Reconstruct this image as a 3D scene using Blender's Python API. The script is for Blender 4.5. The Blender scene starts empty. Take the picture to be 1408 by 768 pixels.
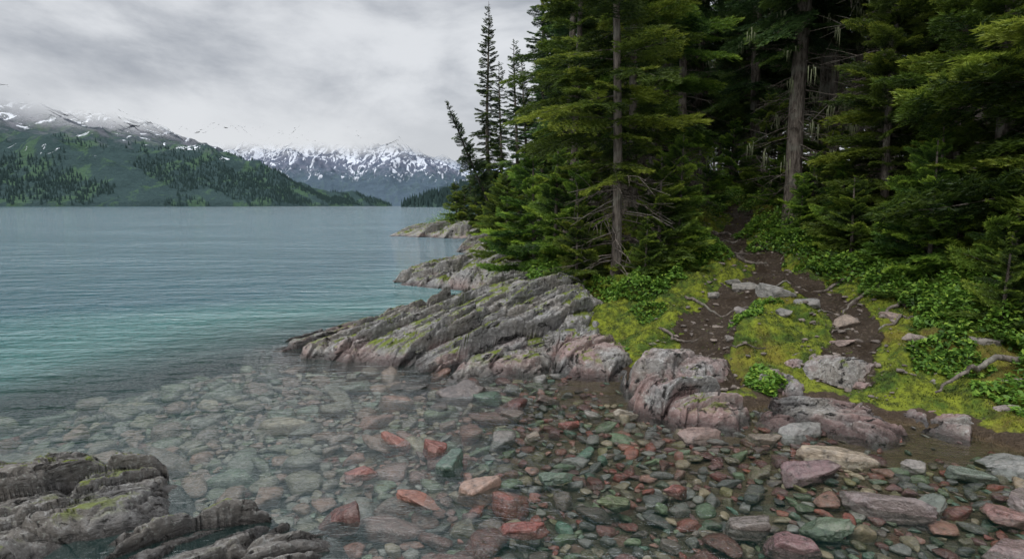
import bpy, bmesh, math, random
import numpy as np
rng=np.random.default_rng(7); random.seed(7)
scene=bpy.context.scene
def ss(a,b,x):
    t=np.clip((x-a)/(b-a),0,1); return t*t*(3-2*t)
TAB=rng.random((256,256))
def vn(x,y):
    xf=np.floor(x); yf=np.floor(y); xi=xf.astype(np.int64)&255; yi=yf.astype(np.int64)&255
    fx=x-xf; fy=y-yf; fx=fx*fx*(3-2*fx); fy=fy*fy*(3-2*fy); x1=(xi+1)&255; y1=(yi+1)&255
    return (TAB[xi,yi]*(1-fx)+TAB[x1,yi]*fx)*(1-fy)+(TAB[xi,y1]*(1-fx)+TAB[x1,y1]*fx)*fy
def fbm(x,y,o=5,g=.5,ridge=False):
    s=0;a=1.;t=0
    for i in range(o):
        v=vn(x,y)
        if ridge: v=1-abs(2*v-1)
        s=s+a*v;t+=a;a*=g
        x,y=x*1.6+y*1.2+17.3,-x*1.2+y*1.6+5.1
    return s/t
def voro(x,y,seed):
    xi=np.floor(x);yi=np.floor(y); f1=np.full(x.shape,9.);f2=np.full(x.shape,9.); r=[np.zeros(x.shape) for _ in range(3)]; ox=np.zeros(x.shape);oy=np.zeros(x.shape)
    for dx in (-1,0,1):
        for dy in (-1,0,1):
            a=((xi+dx).astype(np.int64)+seed*17)&255;b=((yi+dy).astype(np.int64)+seed*29)&255
            qx=xi+dx+TAB[a,b]-x; qy=yi+dy+TAB[b,a]-y; d=np.hypot(qx,qy)
            c=d<f1; f2=np.where(c,f1,np.minimum(f2,d)); f1=np.where(c,d,f1); ox=np.where(c,-qx,ox);oy=np.where(c,-qy,oy)
            for i in range(3): r[i]=np.where(c,TAB[(a+31*i+7)&255,(b+57*i+3)&255],r[i])
    return r,ox,oy,f2-f1
def pdist(x,y,pts,closed=True):
    d=np.full(x.shape,1e9); n=len(pts)
    for i in range(n if closed else n-1):
        ax,ay=pts[i][:2]; bx,by=pts[(i+1)%n][:2]; dx=bx-ax;dy=by-ay
        t=np.clip(((x-ax)*dx+(y-ay)*dy)/(dx*dx+dy*dy+1e-12),0,1)
        d=np.minimum(d,np.hypot(x-ax-t*dx,y-ay-t*dy))
    return d
def sdist(x,y,pts):
    ins=np.zeros(x.shape,bool); n=len(pts)
    for i in range(n):
        ax,ay=pts[i]; bx,by=pts[(i+1)%n]
        if ay==by: continue
        c=((ay>y)!=(by>y))&(x<(bx-ax)*(y-ay)/(by-ay)+ax); ins^=c
    d=pdist(x,y,pts); return np.where(ins,d,-d)

# ---------- mesh helper ----------
def build(name,V,faces,mats,midx=None,attrs=None,smooth=True,link=True):
    me=bpy.data.meshes.new(name); V=np.asarray(V,np.float32)
    if not isinstance(faces,list): faces=[faces]
    faces=[np.asarray(f,np.int32) for f in faces if len(f)]
    me.vertices.add(len(V)); me.vertices.foreach_set('co',V.ravel())
    loops=np.concatenate([f.ravel() for f in faces]); tot=np.concatenate([np.full(len(f),f.shape[1],np.int32) for f in faces])
    st=np.concatenate([[0],np.cumsum(tot)[:-1]]).astype(np.int32)
    me.loops.add(len(loops)); me.loops.foreach_set('vertex_index',loops)
    me.polygons.add(len(tot)); me.polygons.foreach_set('loop_start',st); me.polygons.foreach_set('loop_total',tot)
    me.polygons.foreach_set('use_smooth',np.full(len(tot),smooth,bool))
    for m in mats: me.materials.append(m)
    if midx is not None: me.polygons.foreach_set('material_index',np.asarray(midx,np.int32))
    for k,v in (attrs or {}).items():
        v=np.asarray(v,np.float32)
        if v.ndim==1:
            a=me.attributes.new(k,'FLOAT','POINT'); a.data.foreach_set('value',v)
        else:
            a=me.attributes.new(k,'FLOAT_VECTOR','POINT'); a.data.foreach_set('vector',v.ravel())
    me.update(calc_edges=True)
    if not link: return me
    return inst(name,me)
def inst(name,me,loc=(0,0,0),rot=(0,0,0),sc=(1,1,1)):
    o=bpy.data.objects.new(name,me); scene.collection.objects.link(o)
    o.location=loc; o.rotation_euler=rot; o.scale=sc; return o
def gridfaces(nx,ny):
    i=np.arange(nx*ny).reshape(ny,nx)
    return np.stack([i[:-1,:-1],i[:-1,1:],i[1:,1:],i[1:,:-1]],-1).reshape(-1,4)

# ---------- node helper ----------
class M:
    def __init__(s,name):
        s.m=bpy.data.materials.new(name); s.m.use_nodes=True; s.t=s.m.node_tree; s.t.nodes.clear()
        s.out=s.t.nodes.new('ShaderNodeOutputMaterial')
    def n(s,typ,inp=None,**kw):
        nd=s.t.nodes.new('ShaderNode'+typ)
        for k,v in kw.items(): setattr(nd,k,v)
        for k,v in (inp or {}).items():
            if isinstance(v,bpy.types.NodeSocket): s.t.links.new(v,nd.inputs[k])
            else: nd.inputs[k].default_value=v
        return nd
    def math(s,op,a,b=0.,c=None,clamp=False):
        d={0:a,1:b}
        if c is not None: d[2]=c
        return s.n('Math',d,operation=op,use_clamp=clamp).outputs[0]
    def noise(s,vec,scale,det=4,rough=.55,dist=0.):
        return s.n('TexNoise',{'Vector':vec,'Scale':scale,'Detail':det,'Roughness':rough,'Distortion':dist}).outputs[0]
    def mix(s,f,a,b,blend='MIX'):
        nd=s.n('Mix',data_type='RGBA',blend_type=blend)
        for i,v in ((0,f),(6,a),(7,b)):
            if isinstance(v,bpy.types.NodeSocket): s.t.links.new(v,nd.inputs[i])
            else: nd.inputs[i].default_value=v if i==0 else (*v[:3],1)
        return nd.outputs[2]
    def rng(s,v,a,b,c=0.,d=1.):
        return s.n('MapRange',{0:v,1:a,2:b,3:c,4:d},interpolation_type='SMOOTHSTEP').outputs[0]
    def attr(s,name,o=2): return s.n('Attribute',attribute_name=name).outputs[o]
    def map(s,vec,sc,rot=(0,0,0)): return s.n('Mapping',{'Vector':vec,'Scale':sc,'Rotation':rot}).outputs[0]
    def pos(s): return s.n('NewGeometry').outputs['Position']
    def obj(s): return s.n('TexCoord').outputs['Object']
    def xyz(s,v): return s.n('SeparateXYZ',{0:v}).outputs
    def bump(s,h,st=.5,d=.02,nrm=None):
        q={'Height':h,'Strength':st,'Distance':d}
        if nrm: q['Normal']=nrm
        return s.n('Bump',q).outputs[0]
    def pbr(s,col,rough=.8,nrm=None,spec=.4):
        q={'Base Color':col if isinstance(col,bpy.types.NodeSocket) else (*col,1),'Roughness':rough,'Specular IOR Level':spec}
        if nrm: q['Normal']=nrm
        return s.n('BsdfPrincipled',q).outputs[0]
    def done(s,sh): s.t.links.new(sh,s.out.inputs[0]); return s.m

# ---------- layout (metres; camera stands at origin, looks +Y; lake level z=0) ----------
LAND=[(30,-6),(9,-2),(6,2),(4.3,3.4),(3.6,4.1),(3.4,4.6),(2.8,4.75),(2.6,5.15),(1.75,5.05),(1.35,5.4),(1.2,6.1),(.9,6.8),(.6,7.4),(.15,8.2),(-.25,9.0),
 (-.3,9.9),(.2,10.6),(.3,12.5),(-.4,14.2),(-1.2,15.2),(-.3,17),(.3,18.5),(.1,22),(-.7,24.5),(-.8,27),(0,30),(-2.5,34.5),(-5.4,37),(-6.0,41.5),(-3.6,47),(-3.2,52),(0,68),(8,90),(40,160),(200,400),(9500,420),(9500,-6)]
PATH=[(1.8,5.5),(1.85,6.0),(2.05,6.6),(2.6,7.4),(3.3,8.2),(3.72,8.9),(3.88,9.6),(3.75,10.6),(4.1,12.0),(4.95,13.4),(5.35,14.8),(5.5,17.5),(6.3,21),(5,32)]
PATH2=[(3.6,8.65),(3.85,7.7),(3.75,6.9),(3.45,6.1),(3.0,5.5)]
def ht(x,y,detail=True):
    sd=sdist(x,y,LAND)
    near=ss(400,60,y)
    sd=sd+(fbm(x*1.1+3,y*1.1,4)-.5)*.45*near
    P=np.clip(-.28+.128*y,.22,3.2)+.05*np.clip(x-4,0,40)
    wsh=.8+.28*np.clip(y-11,0,30)
    P=np.where(sd>0,P,.3)
    zl=.02+P*(1-np.exp(-np.maximum(sd,0)/wsh))
    pd=np.minimum(pdist(x,y,PATH,False),pdist(x,y,PATH2,False)+.08)
    if detail:
        bum=fbm(x*2.6+9,y*2.6,3,.5,True)
        zl=zl+((fbm(x*1.7,y*1.7,5)-.5)*.30+(fbm(x*7,y*7,3)-.5)*.10+(bum-.6)*.22*ss(.25,.55,pd))*ss(0,.6,sd)
    zl=zl-.11*ss(.5,.12,pd)*ss(.1,.5,sd)
    D=np.maximum(-sd,0)
    dl=-.72*(x+2.7)+.69*(y-7.0)
    zb=-.03-.042*np.minimum(D,6)-.30*np.maximum(dl,0)*ss(0,.8,D)-.55*D*ss(9,12,y)-.02*np.maximum(D-6,0)-.35*np.maximum(-x-4.5,0)
    zb=zb+(fbm(x*2.1,y*2.1,3)-.5)*.06
    zb=np.maximum(zb,-14)
    return np.where(sd>0,np.maximum(zl,0.0+sd*.1),zb),sd,pd
def hz(x,y): return ht(np.array([float(x)]),np.array([float(y)]))[0][0]

def axis(lo,hi,c0,c1,step,g):
    a=[*np.arange(c0,c1,step)]
    s=step;v=a[-1]
    while v<hi: s=max(step,s*(1+g)); v+=s; a.append(v)
    s=step;v=c0;b=[]
    while v>lo: s=max(step,s*(1+g)); v-=s; b.append(v)
    return np.array(b[::-1]+a)

# ---------- materials ----------
def mat_ground():
    m=M('ground_mat'); p=m.pos(); sd=m.attr('sd'); z=m.xyz(p)[2]
    n1=m.noise(p,1.3,5); n2=m.noise(p,14,5,.65); n3=m.noise(p,60,3,.6); n4=m.noise(p,4.5,5,.6)
    moss=m.mix(m.rng(n4,.36,.60),(.06,.11,.013),(.225,.26,.022))
    moss=m.mix(m.rng(n2,.35,.60),m.mix(.7,moss,(.015,.022,.005)),moss)  # shadows in the hollows between moss tufts, painted into the colour
    moss=m.mix(m.rng(n1,.54,.66,0,.5),moss,(.17,.10,.025))
    litter=m.mix(n3,(.025,.017,.011),(.09,.06,.038))
    litter=m.mix(m.rng(n2,.5,.7),litter,(.12,.085,.055))
    mask=m.math('ADD',m.attr('moss'),m.math('MULTIPLY',m.math('SUBTRACT',m.noise(p,3.2,6,.65),.5),2.2))
    mask=m.math('MULTIPLY',mask,m.rng(m.math('ADD',z,m.math('MULTIPLY',m.math('SUBTRACT',n4,.5),.2)),.04,.13))
    land=m.mix(m.rng(mask,.30,.44),litter,moss)
    silt=m.mix(n2,(.05,.035,.018),(.14,.10,.055))
    cob=m.n('TexVoronoi',{'Vector':p,'Scale':7.,'Randomness':1.}).outputs
    cc=m.n('ValToRGB',{0:m.xyz(cob[1])[0]}); cr=cc.color_ramp; cr.interpolation='CONSTANT'
    cols=[(0,(.12,.15,.11)),(.2,(.22,.13,.11)),(.36,(.10,.12,.12)),(.5,(.2,.17,.12)),(.65,(.16,.06,.05)),(.8,(.14,.19,.15))]
    cr.elements[0].color=(*cols[0][1],1); cr.elements[1].position=.2; cr.elements[1].color=(*cols[1][1],1)
    for q,c in cols[2:]: e=cr.elements.new(q); e.color=(*c,1)
    cobc=m.mix(m.rng(cob[0],.25,.6),cc.outputs[0],(.03,.03,.025))
    bed=m.mix(m.rng(m.math('MULTIPLY',sd,-1.),.8,2.0),silt,m.mix(.55,cobc,silt))
    bed=m.mix(m.rng(m.math('MULTIPLY',sd,-1.),2.,3.4),bed,cobc)
    col=m.mix(m.rng(z,-.01,.04),bed,land)
    rough=m.rng(z,0.,.14,.25,.95)
    h=m.math('ADD',m.math('MULTIPLY',n2,1.),m.math('MULTIPLY',n3,.5))
    return m.done(m.pbr(col,rough,m.bump(h,1.,.06),.3))
def mat_path():
    m=M('dirt_mat'); p=m.pos(); n1=m.noise(p,3,5); n2=m.noise(p,25,5,.7); n3=m.noise(p,110,3)
    c=m.mix(n1,(.026,.017,.011),(.105,.073,.047)); c=m.mix(m.rng(n2,.52,.68),c,(.17,.13,.09)); c=m.mix(m.rng(n3,.5,.75),c,(.03,.018,.011))
    a=m.math('ADD',m.attr('pm'),m.math('MULTIPLY',m.math('SUBTRACT',m.noise(p,5,5,.65),.5),1.2)); a=m.rng(a,.38,.52)
    sh=m.pbr(c,m.rng(n1,.4,.6,.4,.9),m.bump(m.math('ADD',n2,n3),1.,.045),.35)
    return m.done(m.n('MixShader',{0:a,1:m.n('BsdfTransparent').outputs[0],2:sh}).outputs[0])
def mat_rock(name,strike,pink=.0,moss=.5,dark=1.,wide=0.):
    m=M(name); p=m.pos(); z=m.xyz(p)[2]; g=m.n('NewGeometry'); nz=m.xyz(g.outputs['Normal'])[2]
    v=m.map(p,(1,1,1),(0,0,-strike)); vs=m.map(v,(3,12,14)); n0=m.noise(vs,1.,6,.68,.8)
    n1=m.noise(p,2.2,5); n2=m.noise(p,22,7,.72); n3=m.noise(m.map(v,(1.6,5,5)),1.8,7,.72,1.0); n6=m.noise(m.map(p,(4,1.5,3)),2.2,6,.7,.8)
    d=dark
    c=m.mix(m.rng(n0,.3,.7),(.13*d,.126*d,.12*d),(.25*d,.24*d,.23*d))
    c=m.mix(m.rng(n1,.4,.62,0,.75),c,(.24*d,.215*d,.185*d)); c=m.mix(m.rng(n2,.50,.68,0,.8),c,(.43*d,.42*d,.40*d)); c=m.mix(m.rng(n2,.47,.32,0,.8),c,(.05*d,.046*d,.044*d))
    pk=m.math('MULTIPLY',m.rng(m.noise(p,1.7,4),.47-.06*wide,.58-.04*wide),m.rng(z,.34+.3*wide,.06)); pk=m.math('MULTIPLY',pk,pink)
    c=m.mix(pk,c,m.mix(n2,(.14,.06,.055),(.38,.24,.21)))
    c=m.mix(m.rng(n3,.415,.365),c,(.020,.018,.015)); c=m.mix(m.rng(n6,.36,.33,0,.8),c,(.025,.022,.02))
    lich=m.math('MULTIPLY',m.rng(m.noise(p,38,3,.6),.6,.66),.5); c=m.mix(lich,c,(.42,.43,.39))
    mm=m.math('MULTIPLY',m.rng(m.noise(p,3.3,6,.7),.60-.13*moss,.635-.13*moss),m.math('MULTIPLY',m.rng(nz,.5,.85),m.rng(z,.07,.18)))
    mm=m.math('MULTIPLY',mm,min(1,moss*2)); c=m.mix(mm,c,m.mix(m.noise(p,12),(.04,.06,.01),(.20,.24,.022)))
    wet=m.rng(m.math('ADD',z,m.math('MULTIPLY',m.math('SUBTRACT',n1,.5),.14)),.10,.02); c=m.mix(m.math('MULTIPLY',wet,.7),c,(.018,.015,.014))
    rough=m.math('SUBTRACT',.8,m.math('MULTIPLY',wet,.58))
    h=m.math('ADD',m.math('MULTIPLY',n0,.6),m.math('ADD',m.math('MULTIPLY',n2,.5),m.math('ADD',m.math('MULTIPLY',m.rng(n3,.34,.43),.7),m.math('MULTIPLY',m.rng(n6,.32,.38),.7))))
    return m.done(m.pbr(c,rough,m.bump(h,1.,.05),.4))
def mat_stone():
    m=M('stone_mat'); p=m.obj(); z=m.xyz(m.pos())[2]; c=m.attr('col',1)
    n=m.noise(p,20,5,.65); n2=m.noise(p,90,3,.6); n4=m.noise(m.map(p,(8,3,30)),2.,4,.6,1.); n5=m.noise(p,7,5,.6)
    c2=m.mix(m.rng(n,.35,.7),m.mix(.45,c,(.03,.03,.03)),c); c2=m.mix(m.rng(n5,.50,.62,0,.38),c2,m.mix(.5,c2,(.24,.2,.17))); c2=m.mix(m.rng(n2,.55,.7,0,.2),c2,(.36,.34,.30)); c2=m.mix(m.rng(n4,.57,.62,0,.28),c2,m.mix(.5,c2,(.5,.42,.38)))
    c2=m.mix(m.rng(n,.41,.31,0,.65),c2,(.03,.027,.025))
    wet=m.rng(z,.12,.04); c2=m.n('HueSaturation',{'Saturation':m.math('ADD',.98,m.math('MULTIPLY',wet,.04)),'Value':m.math('SUBTRACT',1.,m.math('MULTIPLY',wet,.18)),'Color':c2}).outputs[0]
    return m.done(m.pbr(c2,m.math('SUBTRACT',.75,m.math('MULTIPLY',wet,.55)),m.bump(m.math('ADD',n,m.math('MULTIPLY',n2,.3)),.75,.028),.5))
def mat_foliage(name,dark,lite,tip,tl=.35):
    m=M(name); s=m.attr('shade'); oi=m.n('ObjectInfo').outputs['Random']; n=m.noise(m.obj(),1.5,3)
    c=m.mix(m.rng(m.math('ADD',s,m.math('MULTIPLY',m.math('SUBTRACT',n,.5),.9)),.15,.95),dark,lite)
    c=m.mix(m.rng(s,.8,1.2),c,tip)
    hs=m.n('HueSaturation',{'Hue':m.rng(oi,0,1,.486,.514),'Value':m.rng(oi,0,1,.78,1.35),'Color':c}).outputs[0]
    a=m.pbr(hs,.5,None,.3); b=m.n('BsdfTranslucent',{0:hs}).outputs[0]
    return m.done(m.n('MixShader',{0:tl,1:a,2:b}).outputs[0])
def mat_bark():
    m=M('bark_mat'); p=m.obj(); n=m.noise(m.map(p,(20,20,4)),1.,5,.65); n2=m.noise(p,3,3)
    c=m.mix(m.rng(n,.3,.7),(.04,.032,.026),(.20,.17,.145)); c=m.mix(m.rng(n2,.5,.7,0,.5),c,(.24,.24,.20))
    return m.done(m.pbr(c,.9,m.bump(n,.9,.03),.2))
G=mat_ground(); PM=mat_path(); ST=mat_stone(); BK=mat_bark()
FOL=mat_foliage('needles_mat',(.022,.050,.012),(.13,.205,.028),(.30,.38,.05))
FOLD=mat_foliage('needles_dark_mat',(.014,.033,.014),(.062,.112,.030),(.15,.22,.045))
LEAF=mat_foliage('leaf_mat',(.035,.075,.013),(.12,.22,.03),(.26,.35,.05))
MOSSB=mat_foliage('moss_blade_mat',(.055,.09,.012),(.20,.25,.022),(.34,.36,.04))
LIC=M('lichen_mat'); LIC=LIC.done(LIC.pbr((.20,.22,.13),.9,None,.1))

# ---------- ground ----------
xs=axis(-9500,9500,-4.2,7.5,.045,.028); ys=axis(-60,9800,2.0,12.5,.045,.026)
X,Y=np.meshgrid(xs,ys); X=X.ravel();Y=Y.ravel()
Z,SD,PD=ht(X,Y)
moss=ss(2.8,.6,PD)*.75+ss(.0,.6,SD)*ss(5.5,2.,SD)*.5+.08
moss=moss*ss(60,18,Y)
build('ground',np.stack([X,Y,Z],1),gridfaces(len(xs),len(ys)),[G],attrs={'sd':SD,'moss':moss})
sx=np.arange(.8,7.4,.04); sy=np.arange(4.9,24,.05); X,Y=np.meshgrid(sx,sy);X=X.ravel();Y=Y.ravel(); Z,SD,PD=ht(X,Y)
PD=PD+(fbm(X*2.2,Y*2.2,3)-.5)*.30
pm=ss(.42,.10,PD)*ss(.15,.5,SD); F=gridfaces(len(sx),len(sy)); F=F[(pm[F].max(1)>.02)]
u,inv=np.unique(F,return_inverse=True); F=inv.reshape(F.shape)
build('dirt_path',np.stack([X,Y,Z+.010+(fbm(X*13,Y*13,3)-.5)*.03],1)[u],F,[PM],attrs={'pm':pm[u]})

# ---------- water ----------
def mat_water():
    m=M('water_mat'); p=m.pos(); dep=m.attr('depth')
    op=m.math('SUBTRACT',1.,m.math('EXPONENT',m.math('ADD',m.math('MULTIPLY',dep,-.26),m.math('MULTIPLY',m.math('MULTIPLY',dep,dep),-1.5))))
    n1=m.noise(m.map(p,(1.3,3.2,1),(0,0,.25)),1.,3,.5,.3); n2=m.noise(m.map(p,(4,8,1),(0,0,-.2)),1.,3,.55,.4); n3=m.noise(m.map(p,(.05,.14,1)),1.,3)
    n4=m.noise(m.map(p,(14,22,1)),1.,2,.5,.6); n5=m.noise(m.map(p,(.35,.9,1),(0,0,.1)),1.,2)
    h=m.math('ADD',m.math('MULTIPLY',n1,1.),m.math('ADD',m.math('MULTIPLY',n2,.55),m.math('MULTIPLY',n4,.16)))
    h=m.math('ADD',h,m.math('MULTIPLY',n5,1.5))
    st=m.rng(dep,.05,1.0,.36,1.1); st=m.math('MULTIPLY',st,m.rng(n3,.3,.7,.55,1.2))
    b=m.n('Bump',{'Height':h,'Strength':st,'Distance':.18}).outputs[0]
    fr=m.math('ADD',m.math('MULTIPLY',m.n('Fresnel',{'IOR':1.33,'Normal':b}).outputs[0],.75),m.math('MULTIPLY',m.n('Fresnel',{'IOR':1.33}).outputs[0],.25))
    tr=m.n('BsdfTransparent',{0:(.96,.985,.97,1)}).outputs[0]
    deep=m.mix(m.rng(dep,.2,5.),(.05,.14,.13),(.015,.070,.090))
    df=m.n('BsdfDiffuse',{0:deep}).outputs[0]
    body=m.n('MixShader',{0:op,1:tr,2:df}).outputs[0]
    gl=m.n('BsdfGlossy',{'Color':(1,1,1,1),'Roughness':.04,'Normal':b}).outputs[0]
    return m.done(m.n('MixShader',{0:fr,1:body,2:gl}).outputs[0])
wx=axis(-9500,9500,-5,6,.12,.06); wy=axis(-60,9800,1.5,14,.12,.05)
X,Y=np.meshgrid(wx,wy);X=X.ravel();Y=Y.ravel(); Z,SD,PD=ht(X,Y)
build('lake_water',np.stack([X,Y,0*X],1),gridfaces(len(wx),len(wy)),[mat_water()],attrs={'depth':np.maximum(-Z,0)})

# ---------- layered rock outcrops ----------
def outcrop(name,poly,hf,strike,spacing,amp,mat,res=.02,w=.18,seed=0,warp=.3,els=(3.8,3.4,2.6,1.8)):
    P=np.array(poly); x0,y0=P.min(0)-.3; x1,y1=P.max(0)+.3
    gx=np.arange(x0,x1,res); gy=np.arange(y0,y1,res); X,Y=np.meshgrid(gx,gy);X=X.ravel();Y=Y.ravel()
    k=spacing/.45
    sd=sdist(X,Y,poly)+(fbm(X*2.6/k+seed,Y*2.6/k,4)-.5)*warp
    r,ox,oy,ed=voro(X/(spacing*.8)+seed,Y/(spacing*.8),seed+9); sd=sd+(r[0]-.5)*warp*.8
    det=0
    for i,(sp,am,el) in enumerate([(spacing,amp,els[0]),(spacing*.45,amp*.42,els[1]),(spacing*.19,amp*.15,els[2]),(spacing*.09,amp*.06,els[3])]):
        sa=strike+(0,.22,-.25,.35)[i]; cs,sn=math.cos(sa),math.sin(sa)
        wx_=(fbm(X*.9/k+seed*3,Y*.9/k,3)-.5)*spacing*.6; wy_=(fbm(X*.9/k+seed*5+50,Y*.9/k,3)-.5)*spacing*.6
        v=(X+wx_)*cs+(Y+wy_)*sn; u=-(X+wx_)*sn+(Y+wy_)*cs
        r,ox,oy,ed=voro(v/(sp*el)+seed*3.3,u/sp+seed*1.7,seed+i)
        cell=(r[0]-.5)*1.4+ox*(r[1]-.5)*1.0-oy*(.15+r[2]*.8)
        det=det+am*(cell-.5*ss(.08,.0,ed))
    cs,sn=math.cos(strike),math.sin(strike)
    env=1-np.exp(-np.maximum(sd,0)/w)
    Z=hf(X,Y)*env+det*np.clip(env*1.6,0,1)+(fbm(X*11/k,Y*11/k,4)-.5)*.025*k
    Z=Z-2.2*np.maximum(-sd,0)-.02
    V=np.stack([X,Y,Z],1)
    V[:,0]+=det*sn*.35; V[:,1]-=det*cs*.35
    F=gridfaces(len(gx),len(gy)); F=F[sd[F].max(1)>-.22]
    u_,inv=np.unique(F,return_inverse=True)
    return build(name,V[u_],inv.reshape(F.shape),[mat],smooth=True)
S1=math.radians(38)
R_main=mat_rock('rock_main_mat',S1,.5,.75); R_near=mat_rock('rock_dark_mat',math.radians(28),.0,.85,.75); R_pink=mat_rock('rock_pink_mat',math.radians(30),.72,.45,1.08,1.)
MAIN=[(-3.05,7.2),(-2.9,8.0),(-1.8,9.3),(-.6,10.3),(.3,10.5),(1.1,9.2),(1.35,7.9),(1.05,6.95),(.6,6.75),(.15,6.2),(-.35,5.85),(-.8,5.9),(-1.2,6.5),(-1.85,6.75)]
outcrop('rock_outcrop',MAIN,lambda x,y:.09+.60*ss(-2.8,.9,x)*ss(5.3,8.6,y),S1,.52,.17,R_main,.0125,.18,3)
outcrop('rock_outcrop',[(-2.5,13.4),(-2.8,15.2),(-1.6,17.0),(.5,17.8),(.9,15),(.5,11.8),(-.6,12.4)],lambda x,y:.25+.35*ss(-2.5,.5,x),S1,.8,.26,R_main,.04,.25,9)
outcrop('rock_outcrop',[(-2.0,23),(-2.2,27),(0,31),(2,30),(2,21),(-.5,20)],lambda x,y:.35+.4*ss(-1.7,1,x),S1,1.0,.3,R_main,.06,.4,12)
outcrop('rock_outcrop',[(-7.0,35.5),(-7.6,42),(-4,48),(0,44),(0,33),(-3,32.5)],lambda x,y:.3+.5*ss(-7,-2,x),S1,1.3,.38,R_main,.1,.8,15)
outcrop('rock_outcrop',[(-4.6,3.80),(-2.5,3.85),(-2.02,3.68),(-1.88,3.3),(-2.2,3.05),(-2.3,2.2),(-2.6,1.2),(-4.8,1.2)],lambda x,y:.13+.02*(y>0),math.radians(30),.36,.12,R_near,.009,.10,21,.2)
outcrop('rock_outcrop',[(-2.05,3.05),(-1.55,3.36),(-1.18,3.27),(-.98,3.02),(-.8,2.6),(-.75,1.4),(-2.2,1.4)],lambda x,y:.14+0*x,math.radians(30),.34,.11,R_near,.009,.09,26,.16)
for i,(pl,h,st,am) in enumerate([
 ([(1.05,5.0),(1.3,4.75),(1.74,4.62),(1.92,5.0),(1.65,5.45),(1.1,5.5),(.95,5.25)],.25,20,.09),
 ([(1.05,5.5),(1.7,5.4),(2.1,5.75),(1.7,6.0),(1.15,6.1)],.32,25,.07),
 ([(.38,6.35),(.75,6.1),(1.15,6.1),(1.35,6.6),(1.05,7.1),(.5,7.1)],.24,35,.08),
 ([(2.1,5.25),(2.35,4.62),(2.58,4.3),(2.95,4.55),(2.98,5.25),(2.5,5.5)],.10,-20,.055),
 ([(2.98,4.8),(3.35,4.42),(3.7,4.8),(3.35,5.2)],.11,10,.055),
 ([(2.5,5.8),(3.0,5.42),(3.55,5.62),(3.35,6.02),(2.8,6.05)],.33,10,.05),
 ([(2.1,5.35),(2.5,5.3),(2.6,5.6),(2.2,5.7)],.27,20,.05),
 ([(3.5,5.2),(3.9,5.1),(4.0,5.35),(3.6,5.45)],.30,0,.05),
 ([(1.95,4.7),(2.2,4.6),(2.3,4.85),(2.05,5.0)],.08,0,.04),
 ]):
    outcrop('rock_ledge',pl,(lambda hh,sd_:(lambda x,y:hh*(.65+.7*fbm(x*1.8+sd_,y*1.8,3))))(h,i*7.),math.radians(st),.30,am,R_pink,.009,.055,30+i*3,.14,(2.2,2.0,1.8,1.5))

# ---------- stones ----------
def ico(sub):
    bm=bmesh.new(); bmesh.ops.create_icosphere(bm,subdivisions=sub,radius=1); V=np.array([v.co[:] for v in bm.verts]); F=np.array([[v.index for v in f.verts] for f in bm.faces]); bm.free()
    V/=np.linalg.norm(V,axis=1)[:,None]; return V,F
ICO={s:ico(s) for s in (3,5)}
def rockshape(sub,seed,flat=.5,p=14,rough=.05,np_=11,elong=(.6,.9)):
    r=np.random.default_rng(seed); D,F=ICO[sub]
    n=r.normal(size=(np_,3)); n[:4,2]*=.3; n/=np.linalg.norm(n,axis=1)[:,None]; d=r.uniform(.58,1.,np_)
    n=np.vstack([n,[[r.normal(0,.2),r.normal(0,.2),1],[0,0,-1]]]); d=np.append(d,[.66,.7])
    q=np.maximum(D@n.T,0)/d; rad=(q**p).sum(1)**(-1/p); rad=np.minimum(rad,1.35)
    V=D*rad[:,None]
    nn=(fbm(V[:,0]*2.2+seed,V[:,1]*2.2+V[:,2]*1.3,5,.6)+fbm(V[:,2]*2.2+seed,V[:,1]*2.2-V[:,0],5,.6)-1)
    V=V*(1+rough*4*nn)[:,None]
    V[:,2]*=flat; V[:,1]*=r.uniform(*elong)
    return V,F
COLS=np.array([(.24,.065,.045),(.28,.09,.06),(.33,.17,.13),(.14,.19,.11),(.09,.16,.11),(.21,.18,.08),(.22,.21,.18),(.10,.10,.09),(.36,.28,.18),(.19,.085,.08),(.20,.055,.042),(.12,.16,.085),(.27,.22,.14),(.17,.14,.09),(.22,.08,.055),(.15,.19,.10),(.17,.055,.045),(.27,.11,.08),(.24,.23,.21),(.16,.155,.14),(.15,.11,.09)])
PX=[];PY=[];PR=[]
def dart(n,xr,yr,rr,cond,sep=.82):
    cx=rng.uniform(*xr,n);cy=rng.uniform(*yr,n);r=rng.uniform(*rr,n)
    z,sd,_=ht(cx,cy,False); pool=np.minimum(np.hypot(cx-.72,(cy-5.75)*1.1),np.hypot((cx-2.7)*.6,(cy-4.25)*1.3)+.12); ok=cond(cx,cy,z,sd)&((pool>.45)|(rng.random(n)<.14))
    for x,y,q in zip(cx[ok],cy[ok],r[ok]):
        if PX:
            a=np.array(PX);b=np.array(PY);c=np.array(PR)
            if (((a-x)**2+(b-y)**2)<(sep*(c+q))**2).any(): continue
        PX.append(x);PY.append(y);PR.append(q)
dart(250,(-4.5,.0),(2.4,7),(.10,.15),lambda x,y,z,sd:(sd<-1.0)&(z>-.9))
dart(1700,(-4.5,4.5),(2.3,7.2),(.055,.09),lambda x,y,z,sd:(sd<-.5)&(z>-.9)&((x<.0)|(rng.random(len(x))<.3)))
dart(9000,(-4,4.5),(2.3,7.2),(.036,.058),lambda x,y,z,sd:(sd<-.3)&(z>-.6)&((sd<-.6)|(rng.random(len(x))<.18)))
dart(18000,(-2.8,4.6),(2.3,6.4),(.020,.034),lambda x,y,z,sd:(sd<0.0)&(z>-.35)&((sd<-.5)|(rng.random(len(x))<.14)))
PX=np.array(PX);PY=np.array(PY);PR=np.array(PR); print('stones',len(PX))
pz=ht(PX,PY,False)[0]
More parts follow.
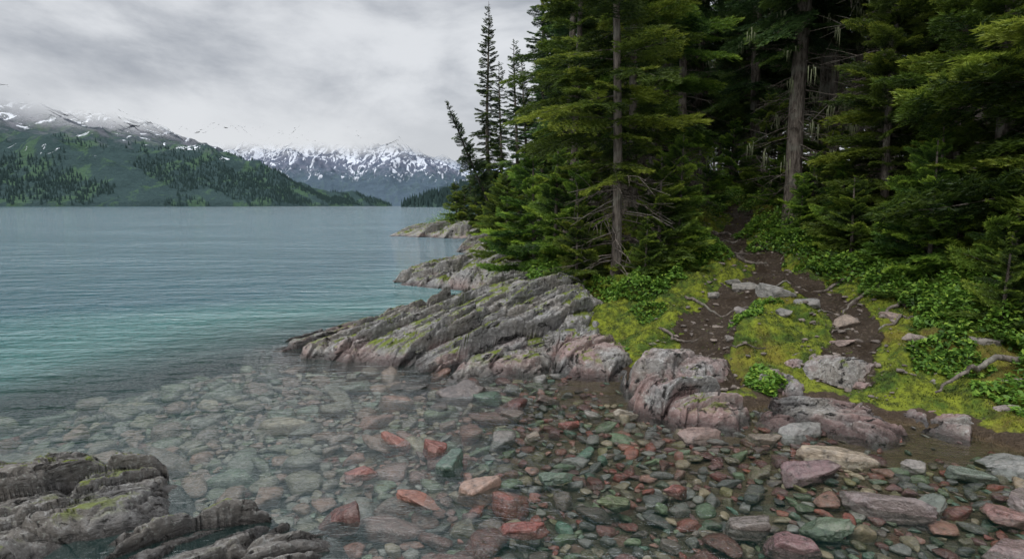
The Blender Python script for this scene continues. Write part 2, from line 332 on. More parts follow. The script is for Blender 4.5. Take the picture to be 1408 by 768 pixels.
T=[rockshape(3,100+i,random.uniform(.45,.75),random.choice([9,13,20]),.04)[0] for i in range(22)]; Fi=ICO[3][1]
idx=rng.integers(0,22,len(PX)); Vs=[];Fs=[];Cs=[];off=0
for k in range(len(PX)):
    V=T[idx[k]]*PR[k]*1.15; a=rng.uniform(0,6.28); c,s=math.cos(a),math.sin(a); tl=rng.normal(0,.15); st_=rng.uniform(.85,1.3)
    xx=V[:,0]*st_; x=xx*c-V[:,1]*s; y=xx*s+V[:,1]*c; z=V[:,2]*rng.uniform(.8,1.15)+x*tl
    Vs.append(np.stack([x+PX[k],y+PY[k],z+pz[k]+PR[k]*rng.uniform(.15,.5)],1)); Fs.append(Fi+off); off+=len(V)
    col=COLS[rng.integers(0,len(COLS))]*rng.uniform(.5,1.3)
    wl=.5*ss(.3,-1.6,PX[k]); col=col*(1-wl)+np.array([.25,.245,.19])*wl
    Cs.append(np.repeat(col[None],len(V),0))
build('river_stones',np.vstack(Vs),np.vstack(Fs),[ST],attrs={'col':np.vstack(Cs)})
B=[(-.42,5.62,.19,.8,(.15,.125,.115)),(-.55,4.28,.11,.8,(.27,.10,.08)),(-.42,4.0,.125,.8,(.10,.155,.12)),(-.22,3.62,.115,.9,(.38,.25,.19)),(-.93,3.3,.12,.75,(.14,.06,.05)),
 (-.98,5.75,.13,.35,(.05,.05,.045)),(-.62,5.2,.08,.7,(.06,.055,.05)),(2.2,4.62,.14,.75,(.27,.26,.24)),(2.28,4.12,.21,.45,(.42,.34,.25)),(1.86,3.86,.17,.5,(.22,.14,.14)),
 (2.1,3.45,.21,.5,(.24,.19,.18)),(1.42,3.0,.15,.5,(.23,.13,.13)),(1.25,3.18,.13,.6,(.2,.17,.15)),(3.3,3.95,.17,.55,(.25,.25,.23)),(2.9,3.85,.13,.4,(.17,.20,.16)),(2.35,3.38,.14,.35,(.18,.20,.17)),
 (1.38,4.5,.13,.6,(.30,.21,.18)),(1.85,4.45,.10,.6,(.2,.16,.12)),(.95,5.0,.09,.6,(.3,.26,.2)),(2.75,3.3,.13,.45,(.28,.15,.13)),(3.05,3.4,.15,.5,(.24,.19,.18)),(2.5,2.95,.15,.5,(.22,.15,.14)),(.05,3.15,.11,.4,(.22,.07,.055)),(-.55,3.5,.13,.35,(.33,.15,.11)),
 (.25,3.8,.10,.4,(.12,.17,.12)),(.6,3.45,.11,.4,(.13,.16,.08)),(1.0,3.62,.09,.5,(.22,.08,.06)),(2.65,3.95,.08,.7,(.3,.27,.24)),(.3,5.4,.10,.5,(.15,.11,.09)),(-.85,4.4,.10,.5,(.31,.13,.10)),(-1.0,3.85,.10,.45,(.28,.12,.10)),
 (3.15,7.45,.16,.7,(.26,.25,.23)),(3.35,7.1,.12,.8,(.24,.23,.21)),(3.0,7.9,.19,.4,(.27,.25,.22)),(3.5,6.5,.12,.8,(.30,.23,.18)),(2.95,8.3,.12,.5,(.24,.23,.2)),(4.0,6.5,.11,.5,(.3,.22,.18)),(4.4,5.7,.16,.5,(.26,.23,.2)),(2.9,6.6,.1,.5,(.22,.21,.19)),(3.9,5.9,.11,.5,(.3,.24,.2)),
 (2.6,6.9,.09,.5,(.25,.22,.2)),(3.3,6.1,.1,.4,(.28,.2,.17)),(3.05,5.3,.09,.5,(.3,.2,.18)),(4.2,5.0,.12,.4,(.28,.22,.2)),(3.8,4.6,.09,.5,(.25,.2,.18)),(2.2,6.2,.06,.5,(.2,.17,.15)),(2.5,7.7,.10,.5,(.25,.23,.2)),(3.1,6.9,.09,.6,(.25,.23,.2)),
 (.0,5.0,.09,.5,(.14,.11,.09)),(.45,4.75,.08,.5,(.25,.08,.06)),(.15,4.5,.07,.5,(.25,.2,.15)),(3.75,3.75,.13,.5,(.28,.18,.15)),(3.35,3.5,.11,.5,(.17,.19,.16)),(1.7,3.2,.10,.5,(.13,.17,.11))]
for i,(x,y,s,fl,c) in enumerate(B):
    V,F=rockshape(5,540+i,fl,30,.06,10,(.55,.85)); z=hz(x,y)
    me=build('boulder',V*s*np.array([1.08,1,1]),F,[ST],attrs={'col':np.repeat(np.array(c)[None],len(V),0)},link=False)
    if z<0: zz=max(z+s*fl*.45,-s*fl*.3)
    else: zz=z+s*fl*.22
    inst('boulder',me,(x,y,zz),(rng.normal(0,.15),rng.normal(0,.15),rng.uniform(-.7,.7)))
for j,(x,y,z,s) in enumerate([(.02,8.5,.50,.36),(.55,8.0,.52,.2),(-.5,7.6,.36,.16)]):
    V,F=rockshape(5,700+j,.55,26,.09,9,(.55,.7)); me=build('boulder',V*s,F,[R_main],link=False); inst('boulder',me,(x,y,z),(.1,-.1,.5))
n=5000; gx_=rng.uniform(1.2,6,n); gy_=4.8+rng.random(n)**1.3*12; z,sd,pd=ht(gx_,gy_); ok=(pd<.6)&(sd>.15)&(rng.random(n)<.75); gx_,gy_,z=gx_[ok],gy_[ok],z[ok]
Vs=[];Fs=[];Cs=[];off=0
for k in range(min(len(gx_),1400)):
    r_=.008+.045*rng.random()**4; V=T[k%8]*r_; a=rng.uniform(0,6.28);c,s=math.cos(a),math.sin(a)
    Vs.append(np.stack([V[:,0]*c-V[:,1]*s+gx_[k],V[:,0]*s+V[:,1]*c+gy_[k],V[:,2]+z[k]+.014],1));Fs.append(Fi+off);off+=len(V)
    Cs.append(np.repeat((np.array([.20,.16,.13])*rng.uniform(.5,1.4))[None],len(V),0))
build('trail_gravel',np.vstack(Vs),np.vstack(Fs),[ST],attrs={'col':np.vstack(Cs)})

# ---------- conifers ----------
def spray(n,nl,seed,droop=.25,wid=.42):
    r=np.random.default_rng(seed); V=[];sh=[]
    def needles(p0,d,l,s0,s1):
        k=max(2,int(l/(nl*.42)))
        for j in range(k):
            f=(j+.5)/k; p=p0+d*l*f; p[2]-=.12*l*f*f
            for sgn in (-1,1,0):
                side=np.cross(d,[0,0,1]); side/=np.linalg.norm(side)+1e-9
                q=d*r.uniform(.5,1.)+side*sgn*r.uniform(.5,1.)+np.array([0,0,r.uniform(-.15,.55)]); q/=np.linalg.norm(q)
                w=np.cross(q,r.normal(size=3)); w/=np.linalg.norm(w)+1e-9
                L=nl*r.uniform(.7,1.3); W=nl*.13
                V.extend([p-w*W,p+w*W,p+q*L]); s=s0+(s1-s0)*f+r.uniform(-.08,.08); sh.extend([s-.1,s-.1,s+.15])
    st=lambda t:np.array([t,0.04*math.sin(t*5+seed),-droop*t*t+.5*droop*t**3])
    for i in range(n):
        t=.1+.9*(i+r.uniform(0,.6))/n
        for sg in (-1,1):
            a=math.radians(r.uniform(42,62)); l=wid*(1-t)**.65*r.uniform(.65,1.1)*min(1,.5+t*2.5)+.07
            d=np.array([math.cos(a),sg*math.sin(a),r.uniform(-.35,.05)]); d/=np.linalg.norm(d)
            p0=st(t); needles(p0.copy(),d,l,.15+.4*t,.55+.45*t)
            if l>.16:
                for f in (.3,.55,.78):
                    for s2 in (-1,1):
                        a2=a*sg+s2*.75; d2=np.array([math.cos(a2),math.sin(a2),r.uniform(-.3,.1)]); d2/=np.linalg.norm(d2)
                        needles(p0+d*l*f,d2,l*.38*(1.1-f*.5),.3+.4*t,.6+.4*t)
    needles(st(.8),np.array([1.,0,-.05]),.25,.6,1.1)
    stem=[]
    for i in range(6):
        a,b=st(i/6),st((i+1)/6); w=.011*(1-i/6.5)
        o=np.array([0,w,0]);u=np.array([0,0,w]); stem.extend([a-o,a+o,b,  a-u,a+u,b])
    return np.array(V),np.array(sh),np.array(stem)
LONG=[spray(13,.042,i,.28) for i in range(4)]; SHORT=[spray(7,.085,i+10,.2,.46) for i in range(3)]
def tube(pts,rad,seg=8):
    P=np.array(pts,float);n=len(P);V=[]
    T_=np.gradient(P,axis=0);T_/=np.linalg.norm(T_,axis=1)[:,None]
    for i in range(n):
        up=np.array([0,0,1.]) if abs(T_[i][2])<.9 else np.array([1.,0,0])
        a=np.cross(T_[i],up);a/=np.linalg.norm(a);b=np.cross(T_[i],a)
        for j in range(seg):
            th=6.2832*j/seg; V.append(P[i]+rad[i]*(a*math.cos(th)+b*math.sin(th)))
    F=[[i*seg+j,i*seg+(j+1)%seg,(i+1)*seg+(j+1)%seg,(i+1)*seg+j] for i in range(n-1) for j in range(seg)]
    return np.array(V),np.array(F)
def tree_mesh(name,H,R,cs,seed,mat,step=.24,per=5,tr=None,dead=14,lowdroop=-22,thin=.75,miss=.06,lichen=0):
    r=np.random.default_rng(seed); tr=tr or H*.013
    zs=np.linspace(-.3,H,26); wob=np.stack([.05*np.sin(zs*.6+seed),.05*np.cos(zs*.5+seed),zs],1)
    rad=tr*(1-np.clip(zs/H,0,1))**.8+.008; rad[0]*=1.5; rad[1]*=1.25
    TV,TF=tube(wob,rad,10); Vs=[TV];quads=[TF];tris=[];off=len(TV);shade=[np.zeros(len(TV))];mi_t=[]
    for i in range(dead):
        z=r.uniform(.03,max(cs,.1))*H; a=r.uniform(0,6.28); L=R*r.uniform(.25,.7); d=np.array([math.cos(a),math.sin(a),r.uniform(-.4,.1)])
        pts=[np.array([0,0,z])+d*L*f+np.array([0,0,-.15*L*f*f])+r.normal(0,.02,3)*f for f in np.linspace(0,1,5)]
        v,f=tube(pts,np.linspace(.013,.003,5),4); Vs.append(v);quads.append(f+off);off+=len(v);shade.append(np.zeros(len(v)))
        for k in range(4):
            b=pts[2+k//2]; d2=d+r.normal(0,.6,3); v,f=tube([b,b+d2*L*.15,b+d2*L*.3+[0,0,-.03]],[.006,.004,.002],3); Vs.append(v);quads.append(f+off);off+=len(v);shade.append(np.zeros(len(v)))
    if lichen:
        LV=[]
        for i in range(lichen):
            a=r.uniform(0,6.28); q=R*r.uniform(.1,.75); z=r.uniform(.08,.38)*H; b=np.array([math.cos(a)*q,math.sin(a)*q,z])
            for s_ in range(9):
                o=b+r.normal(0,.05,3); w=r.normal(0,1,3)*[1,1,0]; w=w/np.linalg.norm(w)*.012; LV+=[o-w,o+w,o+np.array([r.normal(0,.02),r.normal(0,.02),-r.uniform(.12,.38)])]
        LV=np.array(LV); Vs.append(LV); tris.append(np.arange(off,off+len(LV)).reshape(-1,3)); off+=len(LV); mi_t.append(np.full(len(LV)//3,2)); shade.append(np.zeros(len(LV)))
    jobs={}
    z=cs*H
    while z<H*.985:
        t=(z-cs*H)/(H-cs*H)
        for b in range(per if t<.9 else 4):
            a=r.uniform(0,6.283); L=R*((1-t)**thin*.96+.07)*min(1,.6+t*5)*r.uniform(.45,1.18)
            if r.random()<miss: continue
            el=math.radians(lowdroop+ (38-lowdroop)*t**.8+r.normal(0,8)); k=('L',r.integers(0,4)) if L>.85 else ('S',r.integers(0,3))
            zz=z+r.uniform(-.5,.5)*step
            cx,sxx,ce,se=math.cos(a),math.sin(a),math.cos(el),math.sin(el)
            ex=np.array([cx*ce,sxx*ce,se]);ey=np.array([-sxx,cx,0.]);ez=np.cross(ex,ey)
            ro=r.normal(0,.25);ey,ez=ey*math.cos(ro)+ez*math.sin(ro),ez*math.cos(ro)-ey*math.sin(ro)
            jobs.setdefault(k,[]).append((np.stack([ex,ey*r.uniform(.8,1.1),ez])*L,zz,r.normal(0,.2)))
        z+=step*(1 if t<.8 else .6)
    for (k,i),js in jobs.items():
        V,sh,stm=(LONG if k=='L' else SHORT)[i]
        Mx=np.array([j[0] for j in js]); zz=np.array([j[1] for j in js]); sr=np.array([j[2] for j in js])
        W=np.einsum('nk,mkj->mnj',V,Mx); W[:,:,2]+=zz[:,None]; Vs.append(W.reshape(-1,3)); n=W.shape[0]*W.shape[1]
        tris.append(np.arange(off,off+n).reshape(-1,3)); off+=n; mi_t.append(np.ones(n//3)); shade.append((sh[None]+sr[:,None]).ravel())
        W=np.einsum('nk,mkj->mnj',stm,Mx); W[:,:,2]+=zz[:,None]; Vs.append(W.reshape(-1,3)); n=W.shape[0]*W.shape[1]
        tris.append(np.arange(off,off+n).reshape(-1,3)); off+=n; mi_t.append(np.zeros(n//3)); shade.append(np.zeros(n))
    Q=np.vstack(quads)
    mi=np.concatenate([np.zeros(len(Q))]+mi_t)
    return build(name,np.vstack(Vs),[Q]+tris,[BK,mat,LIC],midx=mi,attrs={'shade':np.concatenate(shade)},smooth=False,link=False)
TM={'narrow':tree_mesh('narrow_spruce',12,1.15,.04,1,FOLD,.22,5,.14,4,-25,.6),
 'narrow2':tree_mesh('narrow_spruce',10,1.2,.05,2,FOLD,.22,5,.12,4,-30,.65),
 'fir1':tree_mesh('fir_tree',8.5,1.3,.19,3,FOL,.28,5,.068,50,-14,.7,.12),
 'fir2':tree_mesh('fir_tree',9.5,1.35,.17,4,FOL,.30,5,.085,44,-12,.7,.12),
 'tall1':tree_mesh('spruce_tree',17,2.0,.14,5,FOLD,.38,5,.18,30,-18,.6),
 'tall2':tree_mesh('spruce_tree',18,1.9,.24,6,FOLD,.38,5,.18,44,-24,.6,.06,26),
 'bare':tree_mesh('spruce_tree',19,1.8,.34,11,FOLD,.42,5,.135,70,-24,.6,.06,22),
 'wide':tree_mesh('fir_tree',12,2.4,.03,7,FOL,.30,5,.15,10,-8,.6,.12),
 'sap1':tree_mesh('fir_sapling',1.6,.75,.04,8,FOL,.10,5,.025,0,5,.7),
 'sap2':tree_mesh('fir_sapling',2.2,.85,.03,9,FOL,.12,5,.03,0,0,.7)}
occ=[]
def tree(k,x,y,s=1.,rz=None,tilt=(0,0),nm=None):
    z=hz(x,y); occ.append((x,y)); me=TM[k]
    return inst(nm or me.name.split('.')[0],me,(x,y,z-.05),(tilt[0]+rng.normal(0,.015),tilt[1]+rng.normal(0,.015),rz if rz is not None else rng.uniform(0,6.28)),(s,s,s*rng.uniform(.95,1.05)))
for t in [('narrow',-1.35,36,1.0),('narrow2',.25,30,.9),('narrow2',-.6,33,.85),('narrow',-2.4,37,.38),('narrow',1.3,27,1.05),('narrow2',-2.0,34,.45),('narrow',.6,24,.55),('narrow2',2.2,31,1.2),
 ('narrow',1.75,21,.95),('narrow2',.9,19,.62),('tall1',2.6,22,.8),
 ('fir1',1.42,8.75,.95),('fir2',1.05,10.8,.8),('fir1',2.05,10.4,1.05),('fir2',1.25,13.5,1.1),('fir2',2.75,12.2,1.1),('tall1',2.1,15.8,.8),('bare',3.1,15.2,.8),('bare',3.2,13.2,.6),
 ('bare',4.2,15.8,.8),('tall1',3.6,20,1.),
 ('tall2',5.1,11.4,.8),('bare',5.75,9.9,.8),('wide',6.8,9.8,.85),('tall2',6.4,13.0,.9),('wide',5.9,7.7,.7),('wide',6.3,6.4,.8),('tall2',7.2,8.4,1.0),('tall2',7.8,11.4,1.),('wide',7.4,5.4,.9),('bare',6.9,15.5,1.),('wide',5.3,9.0,.42),
 ('tall1',6.9,24,1.),('tall1',8.2,27,1.),('tall1',7.2,31,1.),('tall1',5.4,35,1.1),('tall1',9,34,1.),('tall1',7.6,20,.9),('tall1',9.5,22,.9),('tall1',6.4,39,1.1),('tall1',8.6,41,1.1),('tall1',10.5,30,1.),('tall1',7.8,45,1.2),('tall1',9.6,50,1.2),('tall1',11.5,47,1.2)]:
    tree(*t)
tree('narrow2',-.3,25,.62,1.,(0,-.62),'leaning_spruce')
for t in [('sap1',.75,10.0,1.2),('sap2',.35,11.3,1.2),('sap2',1.0,9.6,.8),('sap1',2.1,8.95,1.0),('sap2',2.45,9.4,.8),('sap1',1.8,8.45,.5),('sap1',.95,8.8,.75),('sap2',-.1,13.6,1.1),('sap1',.2,15.,1.2),('sap2',-.4,17,1.1),('sap2',0,22,1.4),('sap1',-.3,26,1.7),
 ('sap2',-1.5,32,1.3),('sap2',-2.7,35.5,1.2),('sap1',-3.4,38,1.5),('sap2',-1.2,33,1.5),('sap2',4.9,7.4,.8),('sap1',5.2,6.5,1.0),('sap2',5.6,5.8,1.0),('sap1',4.7,8.6,.8),('sap1',4.7,5.9,.6),('sap2',5.1,5.3,.7),('sap1',4.95,10.3,1.),('sap2',6.0,5.2,.9),('sap1',2.9,11.4,.9),('sap1',5.8,13.4,1.),('sap2',4.6,10.0,.5),('sap1',3.2,14,1.),('sap2',5.9,12,1.),('sap1',5.3,7.9,1.1),('sap1',4.9,9.4,.8),('sap2',6.4,16,1.2),('sap2',4.4,18,1.2),('sap1',6.6,19,1.4),('sap1',5.0,16,.9)]:
    tree(*t)
k=0;tries=0
while k<130 and tries<6000:
    tries+=1
    y=13+rng.random()**1.5*75; x=rng.uniform(.06*y+.3,.92*y+2)
    if y<17 and x<.5*y*.9 and x<5: continue
    a=np.array(occ)
    if np.hypot(a[:,0]-x,a[:,1]-y).min()<1.3+y*.04: continue
    xa=np.array([float(x)]);ya=np.array([float(y)])
    z,sd,pd=ht(xa,ya)
    if sd[0]<1.2 or pd[0]<1.2: continue
    tree(['tall1','tall2','bare','bare'][rng.integers(0,4)],x,y,rng.uniform(.75,1.15)); k+=1
print('forest',k)

# ---------- undergrowth, moss, roots ----------
def leaves(name,patches,mat,size=(.014,.032)):
    Vs=[];Fs=[];S=[];off=0
    for (x,y,r,h,n) in patches:
        n=int(n*1.9)
        a=rng.uniform(0,6.283,n); rr=r*1.15*np.sqrt(rng.random(n)); px=x+rr*np.cos(a);py=y+rr*np.sin(a)
        keep=fbm(px*3+5,py*3,3)+.25*(1-rr/r)>.42; px,py,rr=px[keep],py[keep],rr[keep]; n=len(px)
        g=ht(px,py)[0]; dome=np.sqrt(np.clip(1.05-(rr/r/1.15)**2,0,1)); lump=.25+1.4*fbm(px*5,py*5,3)
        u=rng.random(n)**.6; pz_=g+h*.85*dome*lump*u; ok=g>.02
        px,py,pz_,u,n=px[ok],py[ok],pz_[ok],u[ok],ok.sum()
        d=rng.normal(size=(n,3)); d[:,2]=d[:,2]*.45+.1; d/=np.linalg.norm(d,axis=1)[:,None]
        s=np.cross(d,rng.normal(0,.45,(n,3))+[0,0,1]); s/=np.linalg.norm(s,axis=1)[:,None]
        L=rng.uniform(*size,n)[:,None]*(1+.02*y); c=np.stack([px,py,pz_],1)
        V=np.stack([c-d*L,c+s*L*.5,c+d*L,c-s*L*.5],1).reshape(-1,3)
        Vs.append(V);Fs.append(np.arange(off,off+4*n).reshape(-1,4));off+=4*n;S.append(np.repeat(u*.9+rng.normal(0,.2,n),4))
    return build(name,np.vstack(Vs),np.vstack(Fs),[mat],attrs={'shade':np.concatenate(S)},smooth=False)
UP=[(4.6,5.6,.45,.3,1800),(4.85,5.0,.6,.3,2200),(5.,5.6,.7,.45,3000),(4.8,6.5,.55,.4,2200),(4.65,7.3,.45,.35,1800),(4.6,8.3,.55,.35,2000),(4.75,9.6,.6,.4,1800),(5.0,11,.7,.5,1800),(5.6,12.2,.7,.5,1500),(5.0,7.2,.6,.5,2000),(5.5,4.7,.8,.5,3000),
 (1.65,8.1,.35,.18,1300),(2.1,8.4,.35,.2,1200),(1.15,8.4,.3,.15,900),(2.45,9.1,.35,.25,1200),(2.8,10.3,.4,.3,1200),(3.1,11.8,.4,.3,1200),(2.3,5.45,.18,.14,800),(3.95,5.5,.3,.12,900),(4.0,4.75,.3,.10,700),(4.5,4.3,.4,.12,900),(2.9,7.0,.2,.08,400),(.6,9.6,.4,.25,1200),(.3,12.2,.6,.4,1500),(0,15,.7,.5,1500),(0,18.5,.8,.6,1500),(-.1,24,.9,.8,1500),(-2,34,1.6,1.,2500),(-3.5,37.5,1.8,1.1,2500),(3.3,13.,.5,.35,1200),(6.2,14.6,.8,.5,1500),(3.0,9.2,.25,.12,500),(2.5,6.6,.15,.08,300),
 (3.2,10.2,.35,.2,700),(4.4,11.4,.35,.25,700),(6.0,16.5,.7,.5,1200),(4.4,14.6,.6,.4,1000),(.9,7.9,.15,.06,250),(1.6,7.3,.2,.06,300),(1.1,6.5,.12,.06,200),(4.4,9.0,.4,.2,900),(4.35,10.3,.4,.2,800),(4.3,6.1,.3,.15,700)]
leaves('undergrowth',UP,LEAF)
Vt=[];St=[]
for (fx,fy) in [(1.38,6.05),(4.2,7.0),(4.25,8.8),(2.6,8.6),(4.35,5.9),(4.5,7.9),(3.1,9.8)]:
  for i in range(40):
    a=rng.uniform(0,6.283); L=rng.uniform(.16,.30); up=rng.uniform(.5,1.3); b=np.array([fx+rng.normal(0,.05),fy+rng.normal(0,.05),hz(fx,fy)+(.10 if fy<6.2 and fx<2 else .0)]); d=np.array([math.cos(a),math.sin(a),0]); sd_=np.array([-d[1],d[0],0])
    for j in range(12):
        f=(j+1)/12; p=b+d*L*f+np.array([0,0,L*up*(f-.6*f*f)])
        for sg in (-1,1):
            q=p+(sd_*sg*.8+d*.5)*.045*(1.1-f)+np.array([0,0,-.006]); Vt+= [p-d*.007,p+d*.007,q]; St+=[f*.8,f*.8,f+.2]
build('ferns',np.array(Vt),np.arange(len(Vt)).reshape(-1,3),[LEAF],attrs={'shade':np.array(St)},smooth=False)
def blades(name,n,mat):
    x=rng.uniform(-1,8,n)*1.;y=4.2+rng.random(n)**1.3*13; z,sd,pd=ht(x,y)
    clump=fbm(x*2.5+9,y*2.5,4)
    ok=(sd>.10)&(z>.09)&((pd>.34)|(rng.random(n)<.03))&(clump+.25*ss(2.5,.5,pd)>.47+rng.random(n)*.22)
    x,y,z=x[ok],y[ok],z[ok];n=len(x); a=rng.uniform(0,6.283,n); L=rng.uniform(.006,.024,n); le=rng.uniform(.1,1.4,n)
    c=np.stack([x,y,z-.004],1); w=np.stack([np.cos(a),np.sin(a),0*a],1)*.0045; tip=c+np.stack([-np.sin(a)*L*le,np.cos(a)*L*le,L],1)
    V=np.stack([c-w,c+w,tip],1).reshape(-1,3); s=rng.uniform(.05,.85,n)+(fbm(x*3,y*3,4)-.5)*2.6; return build(name,V,np.arange(3*n).reshape(-1,3),[mat],attrs={'shade':np.stack([s-.2,s-.2,s+.2],1).ravel()},smooth=False)
blades('moss_and_grass',420000,MOSSB)
def rootobj(name,pts,r0,r1,mat=BK,lift=.0):
    P=np.array(pts,float); n=24; t=np.linspace(0,len(P)-1,n); xs_=np.interp(t,range(len(P)),P[:,0])+rng.normal(0,.012,n); ys_=np.interp(t,range(len(P)),P[:,1])+rng.normal(0,.012,n)
    z=ht(xs_,ys_)[0]+lift+.008+.02*np.sin(t*3)
    if P.shape[1]>2: z=z+np.interp(t,range(len(P)),P[:,2])
    v,f=tube(np.stack([xs_,ys_,z],1),np.linspace(r0,r1,n),8); return build(name,v,f,[mat])
for pts,a,b in [([(1.6,6.7),(1.9,6.5),(2.3,6.45)],.020,.006),([(1.5,6.2),(1.9,6.05),(2.2,6.15),(2.5,6.0)],.016,.006),([(2.1,7.6),(2.5,7.3),(2.9,7.3)],.02,.008),([(4.4,8.0),(4.0,7.9),(3.6,8.1),(3.2,8.0)],.026,.008),([(4.5,7.4),(4.0,7.3),(3.7,7.0),(3.4,6.9)],.024,.008),([(4.4,6.9),(4.1,6.8),(3.8,6.5)],.025,.008),([(4.3,6.6),(3.9,6.3),(3.5,6.35),(3.2,6.2)],.018,.006),
  ([(3.3,9.3),(3.7,9.2),(4.1,9.4)],.03,.012),([(3.4,10.2),(3.8,10.1),(4.2,10.2)],.03,.012),([(3.5,11.2),(3.9,11.1),(4.4,11.4)],.03,.012),([(3.9,12.2),(4.3,12.1),(4.8,12.4)],.035,.012)]:
    rootobj('tree_root',pts,a,b)
rootobj('driftwood_branch',[(3.4,4.9,.05),(3.75,5.05,.10),(4.0,5.2,.12),(4.3,5.2,.08)],.010,.03)

# ---------- mountains ----------
def ridge(X,Y,pts,slope):
    h=np.full(X.shape,-500.)
    for i in range(len(pts)-1):
        ax,ay,ah=pts[i];bx,by,bh=pts[i+1];dx=bx-ax;dy=by-ay
        t=np.clip(((X-ax)*dx+(Y-ay)*dy)/(dx*dx+dy*dy),0,1); d=np.hypot(X-ax-t*dx,Y-ay-t*dy)
        hh=ah+(bh-ah)*t; h=np.maximum(h,hh-slope*d)
    return h
def mat_mtn(name,treeline,rock_to,snow0,cloud0,cloud1,haze,hazecol,meadow=1.,snowt=.60,cn=1.8):
    m=M(name); p=m.pos(); z=m.xyz(p)[2]; n1=m.noise(p,.0035,6,.6); n2=m.noise(p,.02,6,.65); n3=m.noise(p,.09,4,.7); n5=m.noise(m.map(p,(.02,.006,.004),(0,0,.5)),1.,5,.65,.5)
    f=m.mix(n3,(.010,.022,.020),(.035,.06,.045)); me=m.mix(n3,(.035,.075,.03),(.065,.11,.04))
    c=m.mix(m.math('MULTIPLY',m.rng(n5,.5,.6),meadow),f,me)
    rock=m.mix(m.rng(n2,.35,.65),(.045,.047,.06),(.13,.125,.14))
    zz=m.math('ADD',z,m.math('MULTIPLY',m.math('SUBTRACT',n2,.5),treeline*1.3)); c=m.mix(m.rng(zz,treeline,rock_to),c,rock)
    sn=m.math('ADD',m.math('MULTIPLY',m.rng(z,snow0,snow0*2.2),.10),m.math('MULTIPLY',m.noise(m.map(p,(.016,.004,.01),(0,0,-.5)),1.,8,.70,1.2),1.))
    sm=m.math('MULTIPLY',m.rng(sn,snowt,snowt+.02),m.rng(z,snow0*.75,snow0)); c=m.mix(sm,c,(.80,.82,.86))
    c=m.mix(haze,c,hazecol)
    sh=m.pbr(c,1.,m.bump(m.math('ADD',n2,m.math('MULTIPLY',n3,.25)),.8,25.),.0)
    cl=m.rng(m.math('ADD',z,m.math('MULTIPLY',m.math('SUBTRACT',m.noise(m.map(p,(1,.35,.6)),.0020,3,.5),.5),(cloud1-cloud0)*cn)),cloud0,cloud1)
    return m.done(m.n('MixShader',{0:cl,1:sh,2:m.n('BsdfTransparent').outputs[0]}).outputs[0])
def heightfield(name,x0,x1,y0,y1,nx,ny,hf,mat):
    gx=np.linspace(x0,x1,nx);gy=np.linspace(y0,y1,ny);X,Y=np.meshgrid(gx,gy);X=X.ravel();Y=Y.ravel();Z=hf(X,Y); F=gridfaces(nx,ny);F=F[Z[F].max(1)>-15]
    u,inv=np.unique(F,return_inverse=True); return build(name,np.stack([X,Y,Z],1)[u],inv.reshape(F.shape),[mat])
RA=[(-3600,1500,760),(-2350,2500,640),(-1850,2750,490),(-1600,3050,310),(-1460,3350,225),(-1230,3850,130),(-850,4350,10)]
def hA(X,Y):
    b=ridge(X,Y,RA,.46); n=fbm(X*.0028,Y*.0028,7,.52,True)-.6; return b+n*150*ss(-40,150,b)+8*(b>0)
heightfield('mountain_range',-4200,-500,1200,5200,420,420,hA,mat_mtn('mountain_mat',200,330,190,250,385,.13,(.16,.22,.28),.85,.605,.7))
RB=[(-5200,6200,900),(-3500,6300,850),(-3100,6500,900),(-2700,6400,800),(-2300,6600,900),(-1950,6500,850),(-1500,6600,830),(-1150,6500,640),(-900,6300,380),(-700,6100,60)]
def hB(X,Y):
    b=ridge(X,Y,RB,.55); n=fbm(X*.0022+40,Y*.0022,7,.55,True)-.6; return b+n*330*ss(-50,300,b)
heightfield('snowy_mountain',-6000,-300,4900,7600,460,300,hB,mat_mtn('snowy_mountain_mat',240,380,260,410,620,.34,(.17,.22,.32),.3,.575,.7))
RC=[(-1700,9300,700),(-1300,9200,640),(-1000,9300,730),(-500,9300,620),(400,9300,700)]
def hC(X,Y):
    b=ridge(X,Y,RC,.6); n=fbm(X*.002+70,Y*.002,7,.55,True)-.6; return b+n*350*ss(-50,300,b)
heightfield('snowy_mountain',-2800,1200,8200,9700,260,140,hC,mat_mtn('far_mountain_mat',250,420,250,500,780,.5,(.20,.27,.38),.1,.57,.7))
RD=[(-165,930,-4),(-120,930,14),(-60,950,34),(60,980,50),(400,1000,60)]
def hD(X,Y): return ridge(X,Y,RD,.35)+(fbm(X*.02,Y*.02,4)-.5)*6
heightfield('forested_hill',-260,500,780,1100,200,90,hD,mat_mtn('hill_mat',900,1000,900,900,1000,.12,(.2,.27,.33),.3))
def mat_far():
    m=M('distant_needles_mat'); n=m.noise(m.pos(),.05,3); c=m.mix(n,(.012,.026,.022),(.035,.06,.045)); c=m.mix(.10,c,(.16,.22,.28)); return m.done(m.pbr(c,1.,None,0))  # last mix paints aerial haze into the needle colour
FAR=mat_far()
def cones(name,X,Y,Z,h,rr):
    n=len(X); Vs=[];Fs=[];k=5
    for tier,(z0,z1,r) in enumerate([(0,.6,1.),(.35,1.,.62)]):
        a=rng.uniform(0,6.28,n)
        ring=[np.stack([X+rr*r*np.cos(a+6.283*j/k),Y+rr*r*np.sin(a+6.283*j/k),Z+h*z0],1) for j in range(k)]
        V=np.stack(ring+[np.stack([X,Y,Z+h*z1],1)],1).reshape(-1,3); b=(np.arange(n)*6+tier*6*n)[:,None]
        for j in range(k): Fs.append(np.concatenate([b+j,b+(j+1)%k,b+5],1))
        Vs.append(V)
    build(name,np.vstack(Vs),np.vstack(Fs),[FAR],smooth=False)
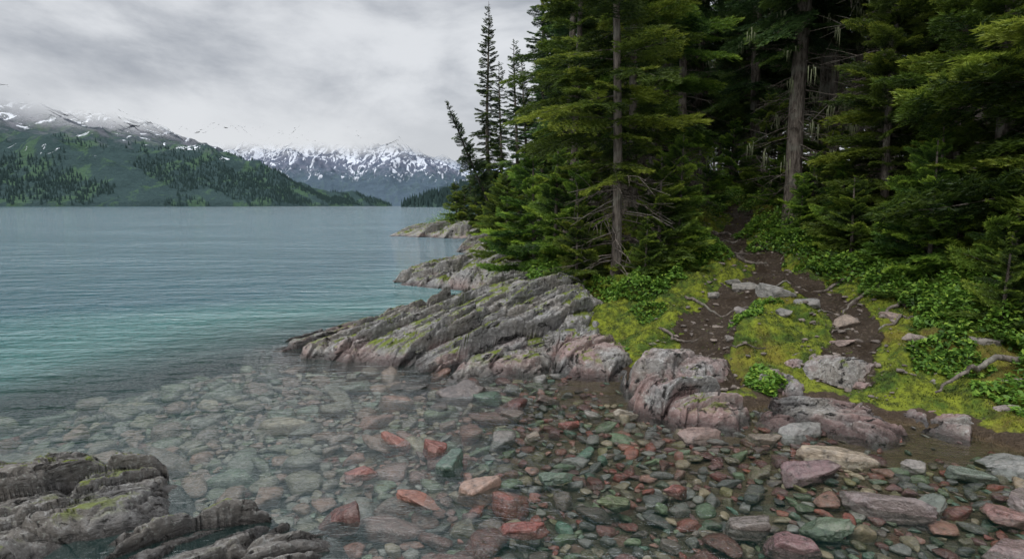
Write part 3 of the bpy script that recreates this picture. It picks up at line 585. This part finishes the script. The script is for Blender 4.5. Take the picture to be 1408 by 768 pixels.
n=5000; X=rng.uniform(-250,300,n);Y=rng.uniform(800,1000,n);Z=hD(X,Y);ok=Z>-1; X,Y,Z=X[ok],Y[ok],Z[ok]; h=rng.uniform(8,17,len(X)); cones('distant_forest',X,Y,Z-1,h,h*.17)
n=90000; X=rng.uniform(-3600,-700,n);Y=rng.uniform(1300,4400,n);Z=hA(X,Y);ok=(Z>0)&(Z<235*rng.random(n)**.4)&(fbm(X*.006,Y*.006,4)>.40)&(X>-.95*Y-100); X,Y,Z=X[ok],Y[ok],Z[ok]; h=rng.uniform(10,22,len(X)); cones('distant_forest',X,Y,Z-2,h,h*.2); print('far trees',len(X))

# ---------- sky ----------
SE,SR=math.radians(48),math.radians(-140)
w=bpy.data.worlds.new("World"); scene.world=w; w.use_nodes=True; t=w.node_tree; t.nodes.clear()
q=M.__new__(M); q.t=t
d=q.n('TexCoord').outputs['Generated']; x,y,z=q.xyz(d)
dv=q.map(d,(1.,1.,2.3))
c1=q.noise(dv,2.9,9,.58,.3); c2=q.noise(q.map(d,(1,1,2.2),(0,0,.6)),1.9,3,.5)
c=q.math('ADD',q.math('MULTIPLY',c1,.65),q.math('MULTIPLY',c2,.35))
f=q.rng(c,.41,.60)
col=q.mix(f,(3.7,3.95,4.4),(7.6,7.8,8.1))
lowb=q.math('MULTIPLY',q.rng(z,.20,.09),.6); col=q.mix(lowb,col,(7.5,7.65,7.9))
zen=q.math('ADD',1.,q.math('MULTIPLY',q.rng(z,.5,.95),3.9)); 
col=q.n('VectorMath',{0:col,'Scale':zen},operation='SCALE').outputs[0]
sky=q.n('TexSky',sky_type='NISHITA',sun_disc=False,sun_elevation=SE,sun_rotation=SR)
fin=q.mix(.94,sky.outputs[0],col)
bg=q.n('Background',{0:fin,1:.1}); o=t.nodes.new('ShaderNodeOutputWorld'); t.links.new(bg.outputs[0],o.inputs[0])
sl=bpy.data.lights.new('sun','SUN'); sl.energy=1.5; sl.angle=math.radians(20); sl.color=(1,.97,.92); so=bpy.data.objects.new('sun',sl); scene.collection.objects.link(so)
from mathutils import Vector
dirv=Vector((math.sin(SR)*math.cos(SE),math.cos(SR)*math.cos(SE),math.sin(SE))); so.rotation_euler=dirv.to_track_quat('Z','Y').to_euler()
cam=bpy.data.cameras.new('camera'); cam.lens=22; cam.sensor_width=36; cam.clip_start=.05; cam.clip_end=30000
co=bpy.data.objects.new('camera',cam); scene.collection.objects.link(co); co.location=(0,0,1.7); co.rotation_euler=(math.radians(90-6.7),0,0); scene.camera=co
scene.view_settings.view_transform='Standard'; scene.view_settings.look='None'; scene.view_settings.exposure=0
